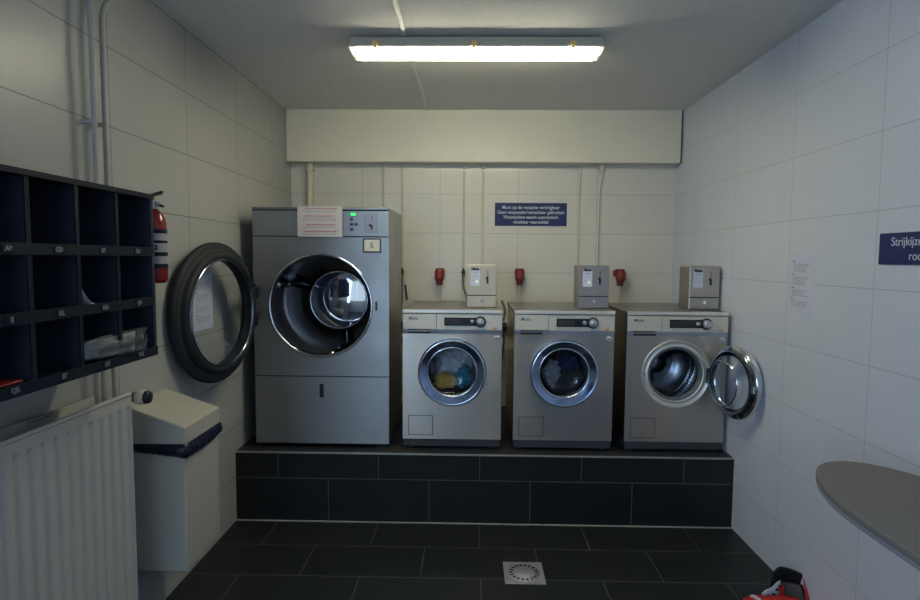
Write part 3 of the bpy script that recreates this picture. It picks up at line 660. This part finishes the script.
# ------------------------------------------------------------------ radiator
def make_radiator():
    y1, y0 = -1.245, -2.65; xf = -1.253; xb = -1.352; zt, zb = 1.070, .17
    t = thing('radiator', 'white ribbed panel radiator under the pigeonhole rack', 'radiator', (xb, (y0+y1)/2, zb))
    ox, oy, oz = t.location
    def L(mb): mb.v = [(a-ox, b-oy, c-oz) for a, b, c in mb.v]; return mb
    def panel(x, sgn, name, dep=.008, y1=y1):
        mb = MB(); pitch = .0520; n = int((y1-y0)/pitch); cols = []
        y = y1
        for k in range(n):
            for f, d in ((0, 0), (.10, 0), (.30, 1), (.52, 1), (.72, 0)): cols.append((y1-(k+f)*pitch, d))
        cols.append((y1-n*pitch, 0))
        rows = [(zt, 0), (zt-.044, 0), (zt-.060, 1), (zb+.06, 1), (zb+.044, 0), (zb, 0)]
        vs = [(x-sgn*dep*d*rz, yy, z) for z, rz in rows for yy, d in cols]; m = len(cols)
        mb.add(vs, [(i*m+k, i*m+k+1, (i+1)*m+k+1, (i+1)*m+k) for i in range(len(rows)-1) for k in range(m-1)], False)
        o = L(mb).build(name, 'rad', t, solid=.004); return o
    panel(xf, 1, 'front_panel'); panel(xb, -1, 'rear_panel', y1=-1.30)
    L(MB().tube([(xf-.004, y0, zt-.004), (xf-.004, y1, zt-.004)], .008, 10, False)).build('top_edge', 'rad', t)
    L(MB().box(xf-.010, xf+.001, y1-.004, y1+.002, zb, zt)).build('end_edge', 'rad', t, bevel=.001)
    q = MB(); 
    for k in range(34):
        yy = y1-.07-k*.04; q.box(xb+.012, xf-.016, yy-.0008, yy+.0008, zb+.04, zt-.05)
    L(q).build('convector_fins', 'rad', t)
    for yy in (y1-.12, y0+.12):
        L(MB().box(XL+.001, xb-.002, yy-.02, yy+.02, zt-.2, zt-.1)).build('wall_bracket', 'rad', t)
    # small bleed fitting lying between the panels
    L(MB().tube([(xb-.01, -1.62, 1.066), (xb+.02, -1.60, 1.072), (xb+.03, -1.55, 1.075)], .006, 8)).build('bleed_fitting', 'hose', t)
    vz = 1.043
    v = L(MB().cyl((xf-.034, y1+.045, vz), (xf-.008, y1+.045, vz), .018, 16).cyl((xf-.02, y1, vz), (xf-.02, y1+.05, vz), .008, 10)).build('valve_body', 'black', t)
    hd = L(MB().lathe([(.018, 0), (.025, .003), (.0275, .016), (.0275, .034), (.024, .040)], (xf-.010, y1+.045, vz), 'x', 24)).build('valve_head', 'conduit', t)
    L(MB().lathe([(.0245, .038), (.0250, .044), (.022, .055), (.012, .057), (.001, .057)], (xf-.010, y1+.045, vz), 'x', 24)).build('valve_cap', 'black', hd)
make_radiator()
# heating pipes on the left wall
px_ = XL+.050; hp = []
for k, (pts, lab) in enumerate((
        ([(px_, -1.258, .95), (px_, -1.258, 1.8), (px_, -1.258, ZC-.001)], 'left of the two cream heating pipes on the left wall'),
        ([(px_, -1.197, .95), (px_, -1.197, 1.8), (px_, -1.197, 2.40), (px_, -1.194, 2.44), (px_, -1.175, 2.485), (px_, -1.13, 2.54), (px_, -1.01, ZC-.002)], 'right of the two cream heating pipes on the left wall, bent at the top'))):
    p = MB().tube(pts, .0095, 14, False).build('heating_pipe', 'pipepaint'); tag(p, lab, 'pipe')
    for z in (1.20, 2.05):
        MB().box(XL, px_-.004, pts[0][1]-.005, pts[0][1]+.005, z-.006, z+.006).build('pipe_clamp', 'pipepaint', p)

# ------------------------------------------------------------------ waste bin hung on the wall
def make_bin():
    x0, x1, y0, y1 = XL+.001, -1.143, -1.075, -.755
    t = thing('waste_bin', 'white metal waste bin with a sloping lid and dark blue liner on the left wall', 'waste bin', (x0, (y0+y1)/2, .285))
    ox, oy, oz = t.location
    def L(mb): mb.v = [(a-ox, b-oy, c-oz) for a, b, c in mb.v]; return mb
    i = .006
    L(MB().box(x0, x1-i, y0+i, y1-i, .285, .790)).build('bin_body', 'bin', t, bevel=.006)
    L(MB().hexa([(x0, y0, .812), (x1, y0, .812), (x1, y1, .812), (x0, y1, .812), (x0, y0, .976), (x1, y0, .890), (x1, y1, .890), (x0, y1, .976)])).build('lid', 'bin', t, bevel=.006)
    # liner: wavy band hanging over the rim, dipping towards the corner
    ring = []; n = 84; per = [(x0+.002, y0), (x1, y0), (x1, y1), (x0+.002, y1)]
    seg = [((per[k]), (per[(k+1) % 4])) for k in range(3)]
    tot = [math.dist(*s) for s in seg]; S = sum(tot); vs = []; pts = []
    rn = random.Random(4)
    for k in range(n+1):
        d = S*k/n; a = 0
        while a < 2 and d > tot[a]: d -= tot[a]; a += 1
        f = d/tot[a]; p0, p1 = seg[a]; x = p0[0]+(p1[0]-p0[0])*f; y = p0[1]+(p1[1]-p0[1])*f
        dx = (0, .004, 0)[a]; dy = (-.004, 0, .004)[a]
        zt = .822 if a != 1 else .822+.0*f
        drop = .026+.030*f+.004*rn.random() if a == 0 else (.056+.012*math.sin(f*3.14) - .012*f if a == 1 else .05)
        zz = [zt, zt-drop*.35, zt-drop*.7, zt-drop]
        for j, z in enumerate(zz):
            w = (.0, .006, .009, .003)[j]*(.6+.8*rn.random())
            sx, sy = ((0, -1), (1, 0), (0, 1))[a]
            vs.append((x+dx+sx*w, y+dy+sy*w, z))
    fs = [(k*4+j, k*4+j+1, (k+1)*4+j+1, (k+1)*4+j) for k in range(n) for j in range(3)]
    L(MB().add(vs, fs, True)).build('bin_liner', 'bag', t, solid=.003)
    L(MB().cyl((x1-.001, (y0+y1)/2, .850), (x1+.003, (y0+y1)/2, .850), .008, 16)).build('lid_lock', 'knob', t)
make_bin()

# ------------------------------------------------------------------ pigeonhole rack
def make_rack():
    xw, xf = XL+.001, -1.093; z0, z1 = 1.246, 1.772; ye = -1.350; th = .014
    cols = [ye, -1.547, -1.726, -1.904, -2.083, -2.262, -2.44]; yl = cols[-1]
    shelves = [1.590, 1.421]
    t = thing('pigeonhole_rack', 'dark blue pigeonhole rack with lettered shelves on the left wall', 'rack', (xw, (ye+yl)/2, z0))
    ox, oy, oz = t.location
    def L(mb): mb.v = [(a-ox, b-oy, c-oz) for a, b, c in mb.v]; return mb
    L(MB().box(xw, xw+.008, yl, ye, z0, z1)).build('back_board', 'navy', t)
    L(MB().box(xw, xf, yl-.016, yl, z0, z1)).build('side_panel', 'navy', t)
    L(MB().box(xw, xf, ye-.012, ye+.004, z0, z1)).build('side_panel', 'navy', t, bevel=.001)
    L(MB().box(xw, xf+.004, yl-.018, ye+.006, z1-.004, z1+.012)).build('top_board', 'navy_edge', t, bevel=.001)
    L(MB().box(xw, xf, yl-.016, ye+.004, z0-.012, z0+.002)).build('bottom_board', 'navy', t, bevel=.001)
    bl = L(MB().box(xf-.004, xf+.003, yl-.016, ye+.004, z0-.014, z0+.016)).build('label_strip', 'navy_edge', t, bevel=.001)
    strips = []
    for z in shelves:
        sh = L(MB().box(xw, xf-.004, yl, ye-.012, z-.012, z+.002)).build('shelf', 'navy', t)
        strips.append(L(MB().box(xf-.004, xf+.002, yl, ye-.004, z-.016, z+.014)).build('label_strip', 'navy_edge', t, bevel=.001))
    strips.append(bl)
    for y in cols[1:-1]:
        dv = L(MB().box(xw, xf-.005, y-.006, y+.006, z0, z1-.004)).build('divider', 'navy', t)
        L(MB().box(xf-.006, xf-.001, y-.0075, y+.0075, z0, z1-.004)).build('divider_edge', 'navy_edge', dv)
    names = [['GH', 'EF', 'CD', 'AB'], ['OP', 'MN', 'KL', 'IJ'], ['WZ', 'UV', 'ST', 'QR']]
    M['tag'] = pmat('grey_tag', (.11, .12, .14), .6)
    for r, z in enumerate((shelves[0]-.001, shelves[1]-.001, z0+.004)):
        for c in range(4):
            y = (-1.449, -1.625, -1.807, -1.973)[c]
            pl = L(MB().box(xf+.002, xf+.0045, y-.019, y+.015, z-.009, z+.009)).build('name_tag', 'navy_edge', strips[r])
            text('lettering', names[r][c], .017, 'tagtext', strips[r], (xf+.0052-ox, y-.002-oy, z-oz), right=(0, 1, 0), bold=.0012, ext=.0004)
M['tagtext'] = pmat('tag_print', (.19, .20, .23), .6)
make_rack()
# things lying in the pigeonholes
def sheet(name, label, cat, pts, mat, nu=10, nv=6, wob=.004, seed=1, solid=.0012):
    """bilinear sheet over four corners with a slight waviness"""
    a, b, c, d = [Vector(p) for p in pts]; n = (b-a).cross(d-a).normalized(); vs = []
    for j in range(nv+1):
        for i in range(nu+1):
            u, v = i/nu, j/nv
            p = a*(1-u)*(1-v)+b*u*(1-v)+c*u*v+d*(1-u)*v
            p = p+n*wob*noise.noise(Vector((u*3, v*3, seed)))*2
            vs.append(p)
    o = MB().add(vs, [(j*(nu+1)+i, j*(nu+1)+i+1, (j+1)*(nu+1)+i+1, (j+1)*(nu+1)+i) for j in range(nv) for i in range(nu)], True).build(name, mat, solid=solid)
    return tag(o, label, cat) if label else o
M['papergrey'] = pmat('grey_papers', (.20, .21, .22), .6, nscale=14, noise_amt=.3)
M['dimwhite'] = pmat('dull_white_paper', (.34, .36, .40), .8)
M['rackred'] = pmat('red_folder', (.26, .010, .010), .5)
br = thing('plastic_sleeve', 'clear plastic sleeve of leaflets leaning out of the lowest pigeonhole by the right end', 'leaflets', (-1.11, -1.53, 1.27))
def brp(p): return tuple(Vector(p)-Vector((-1.11, -1.53, 1.27)))
s1 = sheet('sleeve', None, None, [brp(p) for p in ((-1.105, -1.700, 1.272), (-1.070, -1.455, 1.262), (-1.085, -1.415, 1.338), (-1.115, -1.690, 1.330))], 'clear_plastic', wob=.006, solid=.002); s1.parent = br
s2 = sheet('leaflet', None, None, [brp(p) for p in ((-1.112, -1.69, 1.273), (-1.082, -1.50, 1.268), (-1.092, -1.475, 1.330), (-1.120, -1.68, 1.322))], 'papergrey', wob=.004, seed=4); s2.parent = br
s3_ = sheet('leaflet', None, None, [brp(p) for p in ((-1.106, -1.60, 1.282), (-1.090, -1.52, 1.280), (-1.096, -1.51, 1.312), (-1.112, -1.60, 1.312))], 'dimwhite', wob=.002, seed=5); s3_.parent = br
sheet('paper_sheet', 'single sheet of paper lying in the top right pigeonhole', 'paper', [(-1.096, -1.535, 1.594), (-1.096, -1.36, 1.594), (-1.28, -1.36, 1.612), (-1.28, -1.52, 1.594)], 'dimwhite', wob=.002)
q = sheet('paper_scrap', 'curled white scrap of paper in the middle row of the rack', 'paper', [(-1.10, -1.71, 1.427), (-1.10, -1.64, 1.425), (-1.16, -1.64, 1.429), (-1.13, -1.70, 1.458)], 'dimwhite', wob=.012, seed=9)
q = MB()
vs = []; n = 10
for i in range(n+1):
    u = i/n; y = -1.712+.095*u; z = 1.420+.050*(1-u)**3.2+.004
    vs += [(-1.098, y, z+.006), (-1.120, y+.004, z-.006-.010*(1-u))]
q.add(vs, [(2*i, 2*i+1, 2*i+3, 2*i+2) for i in range(n)], True)
cs = q.build('paper_scrap', 'dimwhite', solid=.001); tag(cs, 'curved white slip leaning on a divider in the middle row of the rack', 'paper')
rf = MB().box(-1.30, -1.099, -2.20, -1.935, 1.2625, 1.269).build('red_folder', 'rackred', bevel=.003); tag(rf, 'red folder lying in the lowest pigeonhole at the left edge', 'folder')

# ------------------------------------------------------------------ fire extinguisher
t = thing('fire_extinguisher', 'red fire extinguisher with black handle hung on the left wall', 'fire extinguisher', (XL+.075, -.937, 1.463))
c = (0, 0, 0)
MB().lathe([(.001, .004), (.035, .0), (.042, .006), (.0465, .018), (.0465, .240), (.043, .265), (.032, .288), (.020, .300), (.015, .306)], c, 'z', 40).build('cylinder', 'red_ext', t)
MB().lathe([(.0472, .075), (.0472, .205)], c, 'z', 40).build('label', 'extlabel', t)
for z0_, z1_ in ((.062, .080), (.112, .128), (.165, .176), (.205, .222)):
    MB().lathe([(.0477, z0_), (.0477, z1_)], c, 'z', 40).build('label_band', 'navy_edge', t)
text('label_number', '162', .026, 'darkprint', t, (.018, -.0485, .146), right=(1, 0, 0), ext=.0004, bold=.001)
MB().cyl((0, 0, .300), (0, 0, .345), .014, 16).cyl((.0, 0, .33), (.030, -.004, .322), .009, 10).build('valve', 'alu', t)
MB().hexa([(-.02, -.010, .335), (.038, -.010, .312), (.038, .010, .312), (-.02, .010, .335), (-.02, -.010, .345), (.042, -.010, .322), (.042, .010, .322), (-.02, .010, .343)]).build('carry_handle', 'black', t, bevel=.002)
MB().hexa([(-.025, -.009, .349), (.036, -.009, .368), (.036, .009, .368), (-.025, .009, .349), (-.025, -.009, .363), (.040, -.009, .382), (.040, .009, .382), (-.025, .009, .360)]).build('squeeze_lever', 'black', t, bevel=.002)
MB().box(-.078, -.052, -.02, .02, .18, .24).build('wall_bracket', 'black', t)

# ------------------------------------------------------------------ ironing board
t = thing('ironing_board', 'taupe covered ironing board with rounded tip along the right wall', 'ironing board', (1.246, -2.088, 0))
out = [(1.036, -2.9), (1.034, -2.0), (1.033, -1.86), (1.037, -1.74), (1.062, -1.63), (1.098, -1.535), (1.145, -1.455), (1.205, -1.408), (1.28, -1.395), (1.35, -1.425), (1.415, -1.50), (1.455, -1.62), (1.468, -1.8), (1.470, -2.0), (1.470, -2.9)][::-1]
def smooth(pts, it=2):
    for _ in range(it):
        q = [pts[0]]
        for a, b in zip(pts, pts[1:]): q += [(a[0]*.75+b[0]*.25, a[1]*.75+b[1]*.25), (a[0]*.25+b[0]*.75, a[1]*.25+b[1]*.75)]
        pts = q+[pts[-1]]
    return pts
out = [(x-1.25, y+2.1) for x, y in smooth(out)]
MB().prism(out, .880, .902).build('board_cover', 'iron', t, bevel=.006, segs=3)
inn = [(x*1.0, y*1.0) for x, y in out]
MB().prism([(x*.995, y*.998) for x, y in out], .868, .881).build('board_base', 'iron_rim', t, bevel=.002)
for sx in (-.12, .12):
    MB().tube([(sx, .15, .868), (sx, -.75, .02)], .011, 10, False).build('leg', 'rad', t)
    MB().tube([(sx*.7, -.70, .868), (sx*.7, .10, .02)], .011, 10, False).build('leg', 'rad', t)
MB().tube([(-.2, -.75, .012), (.2, -.75, .012)], .012, 10, False).build('foot_bar', 'rad', t)
MB().tube([(-.18, .10, .012), (.18, .10, .012)], .012, 10, False).build('foot_bar', 'rad', t)

# ------------------------------------------------------------------ sports bag at the foot of the right wall
def make_bag():
    O = Vector((1.385, -.80, 0))
    t = thing('sports_bag', 'red, white and black sports bag standing open at the foot of the right wall', 'bag', O)
    # soft body
    bm = MB(); n = 36; prof = [(.0, .002), (.7, .002), (.93, .012), (1.0, .035), (.98, .052), (.88, .066), (.6, .074), (.0, .076)]; vs = []
    for r, z in prof:
        for k in range(n):
            a = 2*math.pi*k/n; cx = abs(math.cos(a))**.6*math.copysign(1, math.cos(a)); sy = abs(math.sin(a))**.6*math.copysign(1, math.sin(a))
            w = 1+.03*noise.noise(Vector((cx*2, sy*2, z*30)))
            vs.append((.170*cx*r*w-.010, .15*sy*r*w-.125, z*(1+.12*noise.noise(Vector((cx*3, sy*3, 1)))*(z > .05))))
    bm.add(vs, [(i*n+k, i*n+(k+1) % n, (i+1)*n+(k+1) % n, (i+1)*n+k) for i in range(len(prof)-1) for k in range(n)], True)
    bm.build('bag_body', 'redcloth', t)
    # standing black flap (open hood), red piping on its right edge, grey mesh lining, white panel
    def grid(fn, nu=14, nv=8):
        vs = [fn(i/nu, j/nv) for j in range(nv+1) for i in range(nu+1)]
        return MB().add(vs, [(j*(nu+1)+i, j*(nu+1)+i+1, (j+1)*(nu+1)+i+1, (j+1)*(nu+1)+i) for j in range(nv) for i in range(nu)], True)
    def hood(u, v):
        x = .038+.132*u; z = .030+v*(.124-.034*u-.022*(1-min(1, u*3))**2); y = .085-.03*v+.05*math.sin(u*3.1)*.6
        return (x, y+.02, z)
    grid(hood).build('hood', 'blackcloth', t, solid=.010)
    def lin(u, v):
        x = .050+.108*u; z = .025+v*.058; y = .030+.05*v+.02*math.sin(u*3.1)
        return (x, y, z-.012*u)
    grid(lin).build('lining', 'greycloth', t, solid=.004)
    MB().tube([(.178, .085, .020), (.181, .082, .085), (.174, .078, .116), (.168, .060, .088), (.160, .030, .055), (.150, -.01, .03)], .0065, 10).build('piping', 'redcloth', t)
    MB().tube([(.160, .085, .030), (.164, .080, .070), (.168, .05, .04), (.170, .0, .02)], .008, 10).build('dark_strap', 'blackcloth', t)
    wp = grid(lambda u, v: (-.035+.095*u, .035+.015*v+.02*u, .028+v*(.020+.050*u)+.004*math.sin(u*9)), 10, 6).build('white_panel', 'whitecloth', t, solid=.005)
    for x, y, z, s in ((-.012, .036, .046, .009), (.030, .046, .074, .006), (.012, .042, .052, .006), (.044, .050, .086, .005)):
        MB().box(x-s, x+s, y-.012, y-.001, z-s*.8, z+s*.8).build('eyelet', 'blackcloth', wp, bevel=.002)
    grid(lambda u, v: (.040+.022*u, .026+.02*v, .020+v*.066+.003*math.sin(v*20)), 6, 8).build('red_tongue', 'redcloth', t, solid=.006)
    MB().tube([(-.110, .005, .050), (-.105, -.02, .074), (-.09, -.10, .084)], .008, 10).build('white_stripe', 'whitecloth', t)
    MB().tube([(-.13, .015, .010), (-.085, .01, .040), (-.06, -.03, .066), (-.01, -.05, .074), (.05, -.05, .074)], .012, 10).build('red_fold', 'redcloth', t)
make_bag()

# ------------------------------------------------------------------ light
DAY = 8.5
SIDE = 62
def area(name, loc, rot, sx, sy, energy, col):
    l = bpy.data.lights.new(name, 'AREA'); l.shape = 'RECTANGLE'; l.size = sx; l.size_y = sy; l.energy = energy; l.color = col
    o = bpy.data.objects.new(name, l); COL.objects.link(o); o.location = loc; o.rotation_euler = rot; return o
area('window_daylight', (-.79, YF-.02, 1.55), (R(-90), 0, R(180)), 1.05, 1.45, DAY, (.66, .84, 1.0))
area('side_fill_light', (XL+.03, -4.1, 1.5), (R(84), 0, R(-90+14)), 1.1, 1.5, SIDE, (.47, .68, 1.0))  # unseen fill light added to brighten the right wall
w = bpy.data.worlds.new('World'); bpy.context.scene.world = w; w.use_nodes = True
w.node_tree.nodes['Background'].inputs[0].default_value = (.55, .70, 1, 1); w.node_tree.nodes['Background'].inputs[1].default_value = .3

# ------------------------------------------------------------------ camera (solved from the tile joints)
f, yaw, pitch, roll = 571.8453, R(-1.0853), R(-4.1118), R(.4412)
F = Vector((math.sin(yaw)*math.cos(pitch), math.cos(yaw)*math.cos(pitch), math.sin(pitch)))
Rt = Vector((math.cos(yaw), -math.sin(yaw), 0)); U = Rt.cross(F)
R2 = Rt*math.cos(roll)+U*math.sin(roll); U2 = -Rt*math.sin(roll)+U*math.cos(roll)
cam = bpy.data.cameras.new('Camera'); cam.sensor_width = 36; cam.lens = f*36/920; cam.clip_start = .05
co = bpy.data.objects.new('Camera', cam); COL.objects.link(co)
mt = Matrix((R2, U2, -F)).transposed().to_4x4(); mt.translation = Vector((0, -3.3045, 1.5728)); co.matrix_world = mt
sc = bpy.context.scene; sc.camera = co
sc.view_settings.view_transform = 'Standard'; sc.view_settings.look = 'None'; sc.view_settings.exposure = 0; sc.view_settings.gamma = 1
